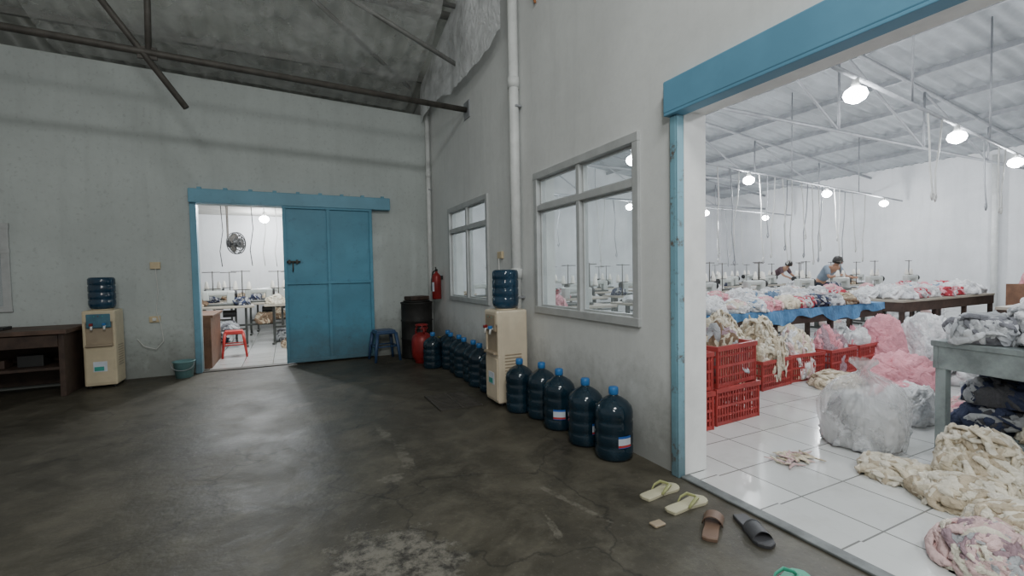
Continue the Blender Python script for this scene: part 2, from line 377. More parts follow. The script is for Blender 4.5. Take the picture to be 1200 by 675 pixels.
h=MB(); h.tube([(x0+.04,ya-.02,1.5),(x0+.22,ya-.02,1.5)],.014,M_steel_dark); h.rbox((x0+.06,ya-.035,1.47),(x0+.09,ya-.0,1.53),M_steel_dark,.004); h.rbox((x0+.16,ya-.035,1.47),(x0+.19,ya-.0,1.53),M_steel_dark,.004); h.tube([(x0+.12,ya-.02,1.5),(x0+.12,ya-.05,1.42),(x0+.12,ya-.03,1.36)],.009,M_steel_dark); h.obj('handle',parent=o)
b=MB(); b.rbox((-3.32,DB-.13,2.30),(-.685,DB,2.485),M_blue_rail,.008)
for i in range(9): b.rbox((-3.22+i*.3,DB-.12,2.485),(-3.17+i*.3,DB-.06,2.51),M_blue_rail,.004)
b.obj('trim_5',**S)
b=MB(); b.rbox((-3.32,DB-.06,0),(-3.245,DB+.06,2.3),M_blue_rail,.006); b.rbox((-3.32,DB-.05,0.0),(-2.1,DB+.0,.012),M_steel_dark,.003); b.obj('trim_6',**S)
def pipe(name,x,y,z0,z1,r,coup,label):
    b=MB(); b.tube([(0,0,z0),(0,0,z1)],r,M_pipe,16)
    for c in coup: b.tube([(0,0,c-.05),(0,0,c+.05)],r*1.18,M_pipe,16)
    for c in coup: b.rbox((-.01,-r*1.3,c-.25),(r+.008,r*1.3,c-.23),M_steel_grey,.003)
    return b.obj(name,loc=(x,y,0),label=label,cat='drain pipe')
pipe('drain_pipe',-.066,4.22,0,5.0,.05,(1.28,3.2),'tall grey plastic drain pipe clamped to the plaster wall')
pipe('drain_pipe',-.056,7.4,0,4.3,.035,(2.9,),'thin grey plastic pipe running up the room corner')
t=root('roof_truss',(0,5.7,0),'dark steel roof truss of round tube crossing the hall','roof truss')
MB().tube([(-8,0,3.66),(-4.38,0,3.55),(-.0,0,3.41)],.035,M_steel_dark,12).obj('tie_tube',parent=t)
MB().tube([(-4.3,0,4.85),(-3.04,0,3.02)],.03,M_steel_dark,10).obj('brace_tube',parent=t)
MB().tube([(-3.31,0,4.78),(-3.33,0,3.5)],.028,M_steel_dark,10).obj('strut_tube',parent=t)
MB().rbox((-3.42,-.012,3.45),(-3.26,.012,3.57),M_steel_dark,.004).obj('gusset_plate',parent=t)
MB().rbox((-.015,-.1,3.3),(0,.1,3.52),M_steel_grey,.004).obj('end_plate',parent=t)
MB().tube([(-8,-.05,4.70),(-.02,.0,4.70)],.03,M_steel_mid,10).obj('top_tube',parent=t)
MB().tube([(-2.2,.02,4.70),(-.35,1.6,4.22)],.03,M_steel_mid,10).obj('brace_tube',parent=t)
MB().tube([(-1.9,.02,4.70),(-.06,.02,3.95)],.028,M_steel_mid,10).obj('brace_tube',parent=t)
def film(name,P,nu,nv,amp,seed,mt,label,edge=4):
    b=MB(); vs=[];fs=[]
    for i in range(nu+1):
        for j in range(nv+1):
            u=i/nu;v=j/nv; p=P(u,v); q=Vector(p)*1.4+Vector((seed,0,0))
            d=noise.noise(q)*amp+abs(noise.noise(q*2.7))*amp*.7+noise.noise(Vector((q.x*9,q.y*2,q.z*2)))*amp*.35
            d*=min(1,v*edge+.06)
            vs.append((p[0]+d*.3,p[1]+d*.5,p[2]-abs(d)))
    for i in range(nu):
        for j in range(nv):
            a=i*(nv+1)+j; fs.append((a,a+1,a+nv+2,a+nv+1))
    b.add(vs,fs,mt,True); return b.obj(name,label=label,cat='plastic sheet')
film('plastic_sheet',lambda u,v:(-4.6+4.2*u,7.48-2.6*v,3.92+.16*(1-u)+(1.0*v-.22*math.sin(v*3.14))+.05*math.sin(v*3.1)*math.sin(u*14)),110,50,.08,3,M_film,'clear wrinkled plastic sheeting slung under the roof',6)
film('plastic_sheet',lambda u,v:(-.14-.05*math.sin(v*3)*(.5+.5*math.sin(u*11)),7.4-3.05*u,zr(0,7.4-3.0*u)-.14-(zr(0,7.4-3.0*u)-3.92-.08*math.sin(u*7))*v),130,40,.08,9,M_film_white,'milky plastic sheet draped over the top of the wall',100)
# ---------------------------------------------------------------- hall objects
bp=[(0.10,0),(.118,.004),(.13,.022),(.131,.085),(.124,.098),(.131,.111),(.131,.17),(.124,.183),(.131,.196),(.131,.255),(.124,.268),(.131,.281),(.131,.325),(.122,.36),(.095,.392),(.055,.418),(.033,.428),(.028,.436),(.028,.455)]
bt=root('water_bottle',(-.16,2.56,0),'large blue refillable water bottle with printed label standing on concrete','water bottle',group='refill water bottles along the wall')
MB().lathe(bp,M_bottle,32).obj('bottle_body',parent=bt)
MB().lathe([(.031,.437),(.034,.442),(.034,.482),(.028,.49),(0,.491)],M_cap,20).obj('cap',parent=bt)
def label_patch(mats_rows,r,a0,a1,parent):
    b=MB()
    for (z0,z1,mt) in mats_rows:
        n=10; vs=[];fs=[]
        for i in range(n+1):
            a=a0+(a1-a0)*i/n
            vs.append((r*math.cos(a),r*math.sin(a),z0)); vs.append((r*math.cos(a),r*math.sin(a),z1))
        for i in range(n): fs.append((2*i,2*i+2,2*i+3,2*i+1))
        b.add(vs,fs,mt,True)
        r+=.0006
    return b.obj('label_sticker',parent=parent)
ca=math.radians(-95)
label_patch([(.10,.18,M_label_b),(.12,.165,M_label),(.105,.12,M_label_r)],.1325,ca-.35,ca+.4,bt)
for (x,y,rz) in ((-.18,2.87,.2),(-.17,3.26,-.5),(-.16,3.57,1.5),(-.25,3.83,2.4)): dup(bt,(x,y,0),rz)
far_l='dark blue refillable water bottle in the row behind the dispenser'
for i,(x,y) in enumerate(((-.2,4.62),(-.22,4.90),(-.19,5.17),(-.21,5.44),(-.18,5.71),(-.2,5.99),(-.40,6.17),(-.15,6.27))):
    n=dup(bt,(x,y,0),i*.35+1.9,far_l)
r=root('jerrycan',(-.17,6.62,0),'small olive plastic jerrycan beside the gas cylinder','jerrycan')
MB().rbox((-.09,-.12,0),(.09,.12,.30),M_olive,.03).obj('body',parent=r)
MB().tube([(0,-.07,.29),(0,-.05,.35),(0,.05,.35),(0,.07,.29)],.014,M_olive,8).obj('handle',parent=r)
MB().lathe([(.022,.29),(.022,.33),(.028,.33),(.028,.355),(0,.356)],M_black,14,Matrix.Translation((0,-.095,0))).obj('cap',parent=r)
def dispenser(loc,rz,label,front,BODY):
    r=root('water_dispenser',loc,label,'water dispenser',rz)
    w,d,hh=.31,.32,.93
    b=MB(); b.rbox((-w/2,-d/2+.02,.03),(w/2,d/2,hh),BODY,.018)
    b.rbox((-w/2+.001,-d/2,.03),(w/2-.001,-d/2+.05,.50),BODY,.015); b.rbox((-w/2+.001,-d/2-.01,.78),(w/2-.001,-d/2+.05,hh-.001),BODY,.02)
    b.rbox((-w/2+.002,-d/2,.49),(-w/2+.03,-d/2+.05,.80),BODY,.006); b.rbox((w/2-.03,-d/2,.49),(w/2-.002,-d/2+.05,.80),BODY,.006)
    for x in (-w/2+.04,w/2-.04):
        for y in (-d/2+.05,d/2-.04): b.lathe([(.02,0),(.02,.035)],M_black,10,Matrix.Translation((x,y,0)))
    b.obj('body',parent=r)
    MB().rbox((-w/2+.03,-d/2+.012,.5),(w/2-.03,-d/2+.03,.79),M_cream_dk,.004).obj('recess_panel',parent=r)
    MB().rbox((-w/2+.04,-d/2-.015,.72),(w/2-.04,-d/2+.02,.89),front,.012).obj('tap_panel',parent=r)
    MB().rbox((-w/2+.03,-d/2-.035,.50),(w/2-.03,-d/2+.02,.525),M_cream_dk,.006).obj('drip_tray',parent=r)
    dr=MB().rbox((-w/2+.02,-d/2-.008,.06),(w/2-.02,-d/2+.002,.46),BODY,.008).obj('door',parent=r)
    MB().rbox((-w/2+.09,-d/2-.011,.2),(w/2-.09,-d/2-.0075,.32),M_label,.001).obj('label_sticker',parent=dr)
    MB().rbox((-w/2+.10,-d/2-.013,.21),(w/2-.12,-d/2-.010,.26),M_label_g,.001).obj('label_sticker',parent=dr)
    for x,c in ((-.06,M_red),(.06,M_cap)):
        t=MB(); t.tube([(x,-d/2,.75),(x,-d/2-.035,.75),(x,-d/2-.045,.70)],.012,M_whiteplastic,10); t.rbox((x-.015,-d/2-.06,.75),(x+.015,-d/2-.02,.78),c,.005); t.obj('tap',parent=r)
    for i,c in enumerate((M_label_g,M_red,M_label_g)): MB().lathe([(0,0),(.006,.0),(.005,.004),(0,.005)],c,10,Matrix.Translation((-.04+i*.04,-d/2-.015,.86))@Matrix.Rotation(math.pi/2,4,'X')).obj('indicator_lamp',parent=r)
    MB().lathe([(.10,.925),(.105,.95),(.09,.955),(.05,.95)],BODY,28).obj('bottle_collar',parent=r)
    v=MB()
    for i in range(9): v.rbox((w/2-.001,-.09,.25+i*.03),(w/2+.003,.09,.262+i*.03),M_cream_dk,.001)
    v.obj('side_vent',parent=r)
    bo=root('water_bottle',(loc[0],loc[1],.957),'upturned blue water bottle seated on the dispenser','water bottle',rz)
    MB().lathe([(max(a,.0),.455-z-.09) for a,z in bp[::-1] if z<.40],M_bottle_up,32).obj('bottle_body',parent=bo)
    return r
dispenser((-.225,4.16,0),-math.pi/2,'cream water dispenser with upturned blue bottle beside the pipe',M_cream_dk,M_cream)
dispenser((-4.20,7.22,0),0,'yellowed cream water dispenser beside the dark desk',M_panel_blue,M_cream_y)
g=MB()
for i in range(14): g.box((-.92,4.16+i*.042,.001),(-.5,4.178+i*.042,.012),M_steel_dark)
for x in (-.92,-.71,-.515): g.box((x,4.15,.001),(x+.02,4.74,.014),M_steel_dark)
g.obj('drain_grate',label='rusty steel drain grate set in the concrete floor',cat='drain grate')
r=root('gas_cylinder',(-.43,6.62,0),'small red gas cylinder beside the water bottles','gas cylinder')
MB().lathe([(.10,0),(.105,.0),(.105,.035),(.125,.06),(.145,.10),(.15,.2),(.15,.32),(.135,.39),(.09,.43),(.03,.445),(0,.446)],M_red,28).obj('body',parent=r)
b=MB()
for k in range(3):
    a0=k*2.1; b.tube([(.085*math.cos(a0+t*.25),.085*math.sin(a0+t*.25),.50) for t in range(6)],.012,M_red,8); b.tube([(.085*math.cos(a0+.6),.085*math.sin(a0+.6),.42),(.085*math.cos(a0+.6),.085*math.sin(a0+.6),.50)],.014,M_red,8)
b.tube([(.085*math.cos(t*.3),.085*math.sin(t*.3),.55) for t in range(21)],.011,M_red,8,True)
for k in range(3): b.tube([(.085*math.cos(k*2.1+.3),.085*math.sin(k*2.1+.3),.49),(.085*math.cos(k*2.1+.3),.085*math.sin(k*2.1+.3),.55)],.011,M_red,8)
b.obj('guard_collar',parent=r)
MB().lathe([(.02,.44),(.02,.48),(.03,.485),(.03,.51),(.012,.515),(0,.516)],M_steel_grey,12).obj('valve',parent=r)
r=root('steel_drum',(-.37,7.12,0),'blackened steel drum with lid standing in the corner','drum')
ds=.87
MB().lathe([(a*ds,z) for a,z in [(.27,0),(.28,.01),(.275,.03),(.272,.28),(.285,.295),(.272,.31),(.272,.56),(.285,.575),(.272,.59),(.272,.83),(.282,.84),(.282,.86),(.26,.86),(.26,.845),(0,.845)]],M_drum,36).obj('body',parent=r)
b=MB(); b.lathe([(.20,.861),(.205,.88),(.17,.885),(0,.887)],M_drum,30); b.obj('lid',parent=r)
MB().rbox((-.16,-.11,0),(.16,.11,.06),M_wood,.008).obj('box',loc=(-.37,7.1,.89),rot=(0,0,.3),label='small dark flat box lying on the steel drum',cat='box')
def stool(loc,mt,label,s=1.0,grp=None,rz=.1):
    r=root('plastic_stool',loc,label,'stool',rz)
    b=MB(); b.rbox((-.14*s,-.14*s,.43*s),(.14*s,.14*s,.46*s),mt,.012); b.rbox((-.15*s,-.15*s,.40*s),(.15*s,.15*s,.44*s),mt,.015); b.obj('seat',parent=r)
    for sx in (-1,1):
        for sy in (-1,1):
            l=MB()
            a=[(sx*.135,sy*.135,.42),(sx*.165,sy*.165,.2),(sx*.185,sy*.185,0)]
            l.tube([Vector(p)*s for p in a],[.032*s,.028*s,.022*s],mt,4); l.obj('leg',parent=r)
    b=MB()
    for q in ((-1,-1,1,-1),(1,-1,1,1),(1,1,-1,1),(-1,1,-1,-1)): b.tube([(q[0]*.16*s,q[1]*.16*s,.22*s),(q[2]*.16*s,q[3]*.16*s,.22*s)],.012*s,mt,6)
    b.obj('cross_bar',parent=r); return r
stool((-.88,7.12,0),M_stoolblue,'dark blue plastic stool standing against the wall',1.0)
r=root('fire_extinguisher',(-.10,6.92,.9),'red fire extinguisher hung on the wall near the corner','fire extinguisher')
MB().lathe([(.06,0),(.07,.01),(.07,.33),(.06,.37),(.03,.40),(.02,.41),(.02,.43),(0,.43)],M_red,24).obj('body',parent=r)
b=MB(); b.rbox((-.02,-.015,.43),(.02,.015,.46),M_black,.004); b.tube([(0,0,.45),(-.03,-.06,.49)],.008,M_black,6); b.tube([(0,0,.44),(-.03,-.07,.45)],.007,M_black,6); b.obj('valve_handle',parent=r)
MB().tube([(0,.02,.44),(-.03,.08,.42),(-.05,.09,.3),(-.05,.085,.12)],.011,M_black,8).obj('hose',parent=r)
MB().rbox((.06,-.02,.3),(.098,.02,.36),M_black,.003).obj('wall_bracket',parent=r)
b=MB(); vs=[];fs=[]
for i in range(9):
    a=math.pi+ -.2+i*.12; vs+= [(.0712*math.cos(a),.0712*math.sin(a),.12),(.0712*math.cos(a),.0712*math.sin(a),.26)]
b.add(vs,[(2*i,2*i+2,2*i+3,2*i+1) for i in range(8)],M_label,True).obj('label_sticker',parent=r)
r=root('bucket',(-3.42,7.28,0),'small teal plastic bucket against the wall','bucket')
MB().lathe([(0,.004),(.09,.004),(.09,0),(.095,0),(.118,.20),(.128,.205),(.128,.215),(.112,.215),(.088,.012),(0,.012)],M_teal,28).obj('body',parent=r)
MB().tube([(.128*math.cos(t*math.pi/12),-.03-.03*math.sin(t*math.pi/12)-.07,.195-.09*math.sin(t*math.pi/12)) for t in range(13)],.004,M_steel_grey,6).obj('handle',parent=r)
r=root('desk',(-5.38,7.12,0),'dark wooden desk with open shelves against the wall','desk')
MB().rbox((-1.4,-.36,.70),(.98,.36,.75),M_woodtop,.008).obj('top',parent=r)
for x in (-1.35,-.3,.9): MB().rbox((x,-.33,0),(x+.05,.33,.70),M_wood,.005).obj('side_panel',parent=r)
MB().rbox((-1.35,.30,.05),(.95,.33,.70),M_wood,.003).obj('back_panel',parent=r)
MB().rbox((-1.3,-.30,.3),(.9,.30,.33),M_wood,.003).obj('shelf',parent=r)
MB().rbox((-.25,-.34,.56),(.9,-.32,.69),M_wood,.004).obj('apron',parent=r)
for i in range(6):
    MB().rbox((-.11,-.08,0),(.11,.1,.05+.04*(i%3)),(M_wood,M_black,M_woodtop,M_wood)[i%4],.006).obj('box',loc=((-6.5+i*.28 if i<3 else -5.42+(i-3)*.32),7.05,.331),label='small dark carton stored on the desk shelf',cat='box',group='cartons on the desk shelf')
MB().rbox((-.3,-.1,0),(.3,.1,.035),M_black,.005).obj('tray',loc=(-5.3,7.1,.751),label='flat dark tray lying on the desk',cat='tray')
r=root('switch_box',(-3.72,DB-.02,1.42),'small wall box with hanging cable','switch')
MB().rbox((-.055,-.02,0),(.055,.02,.09),M_cream2,.006).obj('cover',parent=r)
MB().tube([(0,-.005,0),(.02,-.01,-.3),(-.01,-.01,-.55),(.04,-.02,-.75),(.06,-.03,-.95),(-.02,-.04,-1.05),(-.15,-.04,-1.0),(-.22,-.02,-.9)],.006,M_cord,6).obj('cable',parent=r)
r=root('wall_socket',(-3.75,DB-.015,.72),'cream wall socket with plug','socket')
MB().rbox((-.06,-.015,0),(.06,.015,.08),M_cream2,.006).obj('cover',parent=r)
MB().rbox((-.02,-.05,.02),(.02,-.015,.06),M_whiteplastic,.006).obj('plug',parent=r)
r=root('wall_socket',(-.016,4.72,1.45),'cream wall socket on the wall above the dispenser','socket')
MB().rbox((-.015,-.06,0),(.015,.06,.08),M_cream2,.006).obj('cover',parent=r)
MB().tube([(-.02,0,0),(-.03,-.03,-.25),(-.03,-.1,-.45),(-.04,-.2,-.6)],.006,M_cord,6).obj('cable',parent=r)
MB().tube([(0,0,0),(-.02,.01,-.15),(0,-.02,-.3)],.012,M_orange,8).obj('rope',loc=(-.02,3.85,4.1),label='frayed orange rope end hanging on the wall',cat='rope')
def slipper(loc,rz,sole,strap,label,style='thong'):
    r=root('slipper',loc,label,'slipper',rz)
    pts=[(0,-.135,.034),(0,-.12,.045*.8),(0,-.08,.037),(0,-.02,.034),(0,.04,.042),(0,.09,.05),(0,.12,.042),(0,.138,.02)]
    L_=[(-w,y) for _,y,w in pts]; R_=[(w*.95,y) for _,y,w in pts[::-1]]
    ring=[(-.012,-.142)]+L_+[(-.004,.145)]+R_
    n=len(ring); b=MB()
    vs=[(x,y,.002) for x,y in ring]+[(x*1.02,y*1.01,.016) for x,y in ring]+[(x*.95,y*.97,.020) for x,y in ring]
    fs=[tuple(range(n-1,-1,-1)),tuple(range(2*n,3*n))]
    for k in (0,1):
        for i in range(n): fs.append((k*n+i,k*n+(i+1)%n,(k+1)*n+(i+1)%n,(k+1)*n+i))
    b.add(vs,fs,sole).obj('sole',parent=r)
    s=MB()
    if style=='thong':
        for sx in (-1,1): s.tube([(0,.085,.018),(sx*.012,.075,.035),(sx*.032,.035,.05),(sx*.040,-.005,.038),(sx*.037,-.03,.016)],[.006,.008,.011,.010,.008],strap,8,flat=.5)
    else:
        vs=[];fs=[]
        for j,y in enumerate((.0,.03,.065,.095)):
            for i in range(11):
                a=math.pi*i/10; vs.append((.047*math.cos(a),y-.01*math.sin(a),.012+.046*math.sin(a)*(1-.15*j/3)))
        for j in range(3):
            for i in range(10): q=j*11+i; fs.append((q,q+1,q+12,q+11))
        s.add(vs,fs,strap,True)
        s.tube([(.047*math.cos(math.pi*i/10),-.01*math.sin(math.pi*i/10),.012+.047*math.sin(math.pi*i/10)) for i in range(11)],.003,strap,6)
    s.obj('strap',parent=r)
slipper((-.27,2.0,0),-1.45,M_flop,M_flopstrap,'worn cream foam flip-flop on the concrete')
slipper((-.25,1.82,0),-1.5,M_flop,M_flopstrap,'worn cream foam flip-flop with olive straps')
slipper((-.30,1.61,0),-.95,M_brown,M_brown,'brown leather slide sandal on the concrete','slide')
slipper((-.16,1.49,0),-.45+math.pi,M_dark,M_dark,'dark grey slide sandal beside the doorway','slide')
slipper((-.40,1.165,0),-1.5,M_green,M_green,'green rubber slipper by the doorway')
MB().rbox((-.04,-.02,0),(.03,.03,.012),M_cream_dk,.005).obj('debris_scrap',loc=(-.52,1.75,.001),label='small tan scrap lying on the concrete',cat='scrap')
# ---------------------------------------------------------------- fabric heaps
def heap(name,loc,rx,ry,rz,mats,seed,n=45,s=.12,label='',cat='fabric pile',rot=0,sub=4,group=None,strips=0,kind='stuff',rough=1.0):
    rnd=random.Random(seed); b=MB()
    bm=bmesh.new(); bmesh.ops.create_icosphere(bm,subdivisions=sub,radius=1)
    bm.verts.index_update(); vs=[]
    so=Vector((seed*1.7,seed*.3,0)); m=(rx+ry+rz)/3
    def surf(nv,off=0):
        d=1+.26*rough*noise.noise(nv*1.4+so)+.16*rough*(.5-abs(noise.noise(nv*3.2+so))*1.6)+.07*(1-2*abs(noise.noise(nv*7+so)))+off
        z=nv.z; zz=max(0,z)
        return Vector((nv.x*rx*d,nv.y*ry*d,max(.002,(zz**.75)*rz*d)))
    for v in bm.verts: vs.append(surf(v.co.normalized()))
    b.add(vs,[[v.index for v in f.verts] for f in bm.faces],mats[0],True); bm.free()
    def rdir():
        a=rnd.uniform(0,2*math.pi); z=rnd.uniform(.0,1)**.9
        return Vector((math.cos(a)*math.sqrt(1-z*z),math.sin(a)*math.sqrt(1-z*z),z))
    for k in range(n):
        nv=rdir()
        t=nv.orthogonal().normalized(); t=(Matrix.Rotation(rnd.uniform(0,6.28),3,nv)@t); bt=nv.cross(t)
        L=s*rnd.uniform(.7,1.7)/m; W=s*rnd.uniform(.35,.9)/m; off=rnd.uniform(.03,.16); bend=rnd.uniform(-1.2,1.2)
        nu,nw=10,8; vs=[];fs=[]
        for i in range(nu+1):
            for j in range(nw+1):
                u=(i/nu-.5)*2; w_=(j/nw-.5)*2
                q=nv+t*(u*L)+bt*(w_*W*(1-.3*u*u)+bend*u*u*L*.5)
                q.normalize(); ed=max(abs(u),abs(w_))
                fold=.07*math.sin(w_*6+k+2*noise.noise(Vector((u*2,k,0))))*(1-.5*ed)
                o2=off*(1-ed**6)+fold+.07*noise.noise(Vector((u*3+k,w_*3,seed)))
                vs.append(surf(q,o2))
        for i in range(nu):
            for j in range(nw): a_=i*(nw+1)+j; fs.append((a_,a_+1,a_+nw+2,a_+nw+1))
        b.add(vs,fs,mats[rnd.randrange(len(mats))],True)
    for k in range(strips):
        nv=rdir(); t=nv.orthogonal().normalized(); t=(Matrix.Rotation(rnd.uniform(0,6.28),3,nv)@t); bt=nv.cross(t)
        L=rnd.uniform(.07,.13)/m; off=rnd.uniform(.04,.2); bend=rnd.uniform(-1,1); w0=rnd.uniform(.018,.03)
        P=[];R=[]
        for i in range(8):
            u=i/7*2-1; q=(nv+t*(u*L)+bt*(bend*u*u*L*.6)).normalized()
            p=surf(q,off+.10*noise.noise(Vector((u*2,k,seed)))); p.z=max(p.z,.008); P.append(p); R.append(w0*(1-.55*abs(u)**3)*(1+.25*math.sin(u*7+k)))
        b.tube(P,R,mats[rnd.randrange(len(mats))],7,flat=-.42,up=nv)
    return b.obj(name,loc=loc,rot=(0,0,rot),label=label,cat=cat,kind=kind,group=group)
CR=[C_cream,C_cream2,C_cream2,C_cream3]
heap('fabric_pile',(1.17,1.50,0.001),.15,.14,.08,CR,1,30,.08,'heap of cream knitted gloves on the tiled floor',strips=70)
heap('fabric_pile',(1.45,1.20,0.001),.2,.18,.24,CR,2,50,.10,'tall heap of ivory fabric in front of the worktable',strips=110)
heap('fabric_pile',(1.12,1.15,0.001),.2,.17,.11,CR,3,40,.10,'heap of cream knitted gloves on the tiled floor',strips=110)
heap('fabric_pile',(.88,.86,0.001),.18,.16,.13,CR,33,40,.10,'heap of ivory knitted gloves on the tiled floor',strips=110)
heap('fabric_pile',(.50,.86,0.001),.19,.15,.13,[C_pink2,C_mauve,C_grey,C_cream2,C_pink2],4,70,.07,'heap of pinkish grey fabric scraps near the doorway',strips=60,sub=5)
b=MB(); rr=random.Random(12)
for k in range(34):
    a=rr.uniform(0,6.28); q=rr.uniform(0,.13)**1.0; cx_,cy_=q*math.cos(a)*1.2,q*math.sin(a)*.8; d=rr.uniform(0,3.14); L=rr.uniform(.04,.08); bd=rr.uniform(-.03,.03)
    b.tube([(cx_+math.cos(d)*L*u-math.sin(d)*bd*u*u,cy_+math.sin(d)*L*u+math.cos(d)*bd*u*u,.008+.012*rr.random()) for u in (-1,-.5,0,.5,1)],[.005,.011,.013,.011,.005],(C_cream3,C_pink2,C_cream)[k%3],6,flat=-.5,up=Vector((0,0,1)))
b.obj('fabric_scrap',loc=(.86,1.93,.001),label='flat stringy beige rag lying on white tiles',cat='rag',kind='stuff')
heap('fabric_pile',(3.2,2.98,0.001),.28,.17,.10,[C_cream3,C_cream,C_cream2],6,40,.12,'low heap of beige cloth on the tiles',strips=60)
heap('fabric_pile',(3.85,2.66,0.001),.36,.28,.27,[C_pink,C_pink,C_pink],7,50,.16,'large bundle of pink fabric on the floor',rough=.7)
heap('fabric_pile',(4.85,3.32,0.001),.26,.22,.48,[C_pink,C_pink],8,50,.16,'tall bundle of pink fabric on the floor')
heap('fabric_pile',(5.45,3.1,0.001),.25,.25,.50,[C_white,C_lgrey,C_white],9,50,.18,'stack of white cloth bundles on the floor')
heap('fabric_pile',(2.98,2.28,0.001),.22,.17,.16,[C_pink,C_pink,C_white],15,40,.10,'pink cloth bundle on the tiles')
heap('fabric_pile',(2.45,2.0,0.001),.20,.17,.24,[C_white,C_lgrey,C_white],151,40,.10,'white cloth bundle beside the worktable')
def crate_mesh(b,w,d,h,mt):
    t=.012
    b.box((-w/2+.02,-d/2+.02,0),(w/2-.02,d/2-.02,.012),mt)
    for z0,z1,e in ((0,.03,.0),(h-.035,h,.012),(h*.5-.01,h*.5+.01,.003)):
        b.box((-w/2-e,-d/2-e,z0),(w/2+e,-d/2+t,z1),mt);b.box((-w/2-e,d/2-t,z0),(w/2+e,d/2+e,z1),mt)
        b.box((-w/2-e,-d/2+t,z0),(-w/2+t,d/2-t,z1),mt);b.box((w/2-t,-d/2+t,z0),(w/2+e,d/2-t,z1),mt)
    for z in (h*.25,h*.75):
        b.box((-w/2+.002,-d/2+.002,z-.008),(w/2-.002,-d/2+t-.002,z+.008),mt);b.box((-w/2+.002,d/2-t+.002,z-.008),(w/2-.002,d/2-.002,z+.008),mt)
        b.box((-w/2+.002,-d/2+.004,z-.008),(-w/2+t-.002,d/2-.004,z+.008),mt);b.box((w/2-t+.002,-d/2+.004,z-.008),(w/2-.002,d/2-.004,z+.008),mt)
    n=int(w/.035)
    for i in range(n+1):
        x=-w/2+.006+(w-.012)*i/n; a=.012 if i in (0,n) else .006
        b.box((x-a,-d/2-.001,0.0),(x+a,-d/2+.009,h-.01),mt); b.box((x-a,d/2-.009,0),(x+a,d/2+.001,h-.01),mt)
    n=int(d/.035)
    for i in range(n+1):
        y=-d/2+.006+(d-.012)*i/n; a=.012 if i in (0,n) else .006
        b.box((-w/2-.001,y-a,0),(-w/2+.009,y+a,h-.01),mt); b.box((w/2-.009,y-a,0),(w/2+.001,y+a,h-.01),mt)
cb=MB(); crate_mesh(cb,.56,.38,.31,M_redcrate)
cr=cb.obj('plastic_crate',loc=(1.22,2.84,.001),rot=(0,0,.05),label='red lattice plastic crate on the tiles near the doorway',cat='crate',group='red plastic crates')
dup(cr,(.60,2.80,.001),-.03,'red lattice plastic crate at the bottom of a stack')
dup(cr,(.60,2.80,.314),.06,'red lattice plastic crate stacked on another crate')
dup(cr,(1.22,2.86,.314),.12,'red lattice plastic crate stacked high and full of cloth').scale=(1,1,1.1)
dup(cr,(1.85,3.35,.001),.3,'red lattice plastic crate holding cream gloves')
dup(cr,(2.52,3.38,.001),.1,'red lattice plastic crate holding cream gloves')
dup(cr,(3.15,3.42,.001),-.05,'red lattice plastic crate holding cloth')
dup(cr,(3.8,3.40,.001),.05,'red lattice plastic crate holding cloth')
dup(cr,(4.43,3.42,.001),.05,'red lattice plastic crate holding cloth').scale=(.9,.9,1)
heap('fabric_pile',(.60,2.80,.335),.24,.15,.34,[C_mauve,C_teal,C_grey,C_pink2,C_white],11,60,.09,'mixed coloured cloth heaped in a red crate',strips=40)
heap('fabric_pile',(1.22,2.86,.34),.23,.15,.34,[C_mauve,C_cream,C_grey,C_brown],12,50,.10,'dark and cream cloth heaped in a red crate',strips=20)
heap('fabric_pile',(1.87,3.37,.06),.27,.18,.60,CR,13,60,.11,'heap of cream gloves overflowing a crate',strips=220,rough=.7)
heap('fabric_pile',(2.52,3.40,.06),.27,.18,.52,CR,14,50,.11,'cream gloves overflowing a red crate',strips=200,rough=.7)
heap('fabric_pile',(3.15,3.42,.02),.25,.17,.46,[C_cream,C_pink2,C_white],16,40,.12,'cloth heaped in a red crate',strips=80)
heap('fabric_pile',(3.8,3.40,.02),.24,.16,.42,[C_pink,C_mauve,C_white],17,40,.12,'pink and white cloth heaped in a crate')
heap('fabric_pile',(4.43,3.42,.02),.2,.14,.42,[C_white,C_pink,C_lgrey],171,30,.12,'white and pink cloth heaped in a crate')
# clear bag
r=root('plastic_bag',(1.57,1.88,0.001),'clear plastic sack full of grey fabric on tiles','plastic bag',.3)
bm=MB()
prof=[(.0,.0),(.20,.0),(.235,.02),(.25,.12),(.255,.22),(.25,.32),(.22,.39),(.17,.45),(.10,.49),(.045,.52),(.03,.54),(.05,.57),(.085,.60),(.08,.62)]
vs=[];fs=[];n=96
for k,(rr,z) in enumerate(prof):
    for i in range(n):
        a=2*math.pi*i/n; sq=1/((abs(math.cos(a))**4+abs(math.sin(a))**4)**.25); sq=1+(sq-1)*(.8 if z<.4 else .3)
        d=sq*(1+.12*noise.noise(Vector((math.cos(a)*2,math.sin(a)*2,z*3)))+.05*noise.noise(Vector((math.cos(a)*9,math.sin(a)*9,z*4)))*(1+z*3))
        vs.append((rr*d*math.cos(a),rr*d*math.sin(a),z+(.03*noise.noise(Vector((math.cos(a)*5,math.sin(a)*5,3))) if k>2 else 0)))
for j in range(len(prof)-1):
    for i in range(n): a=j*n+i;c=j*n+(i+1)%n; fs.append((a,c,c+n,a+n))
bm.add(vs,fs,M_bag,True).obj('bag_film',parent=r)
h=heap('fabric_contents',(0,0,.01),.215,.215,.30,[C_lgrey,C_lgrey,C_lgrey,C_grey],18,40,.10,rough=.6); h.parent=r
for k in ('category','label'):
    if k in h: del h[k]
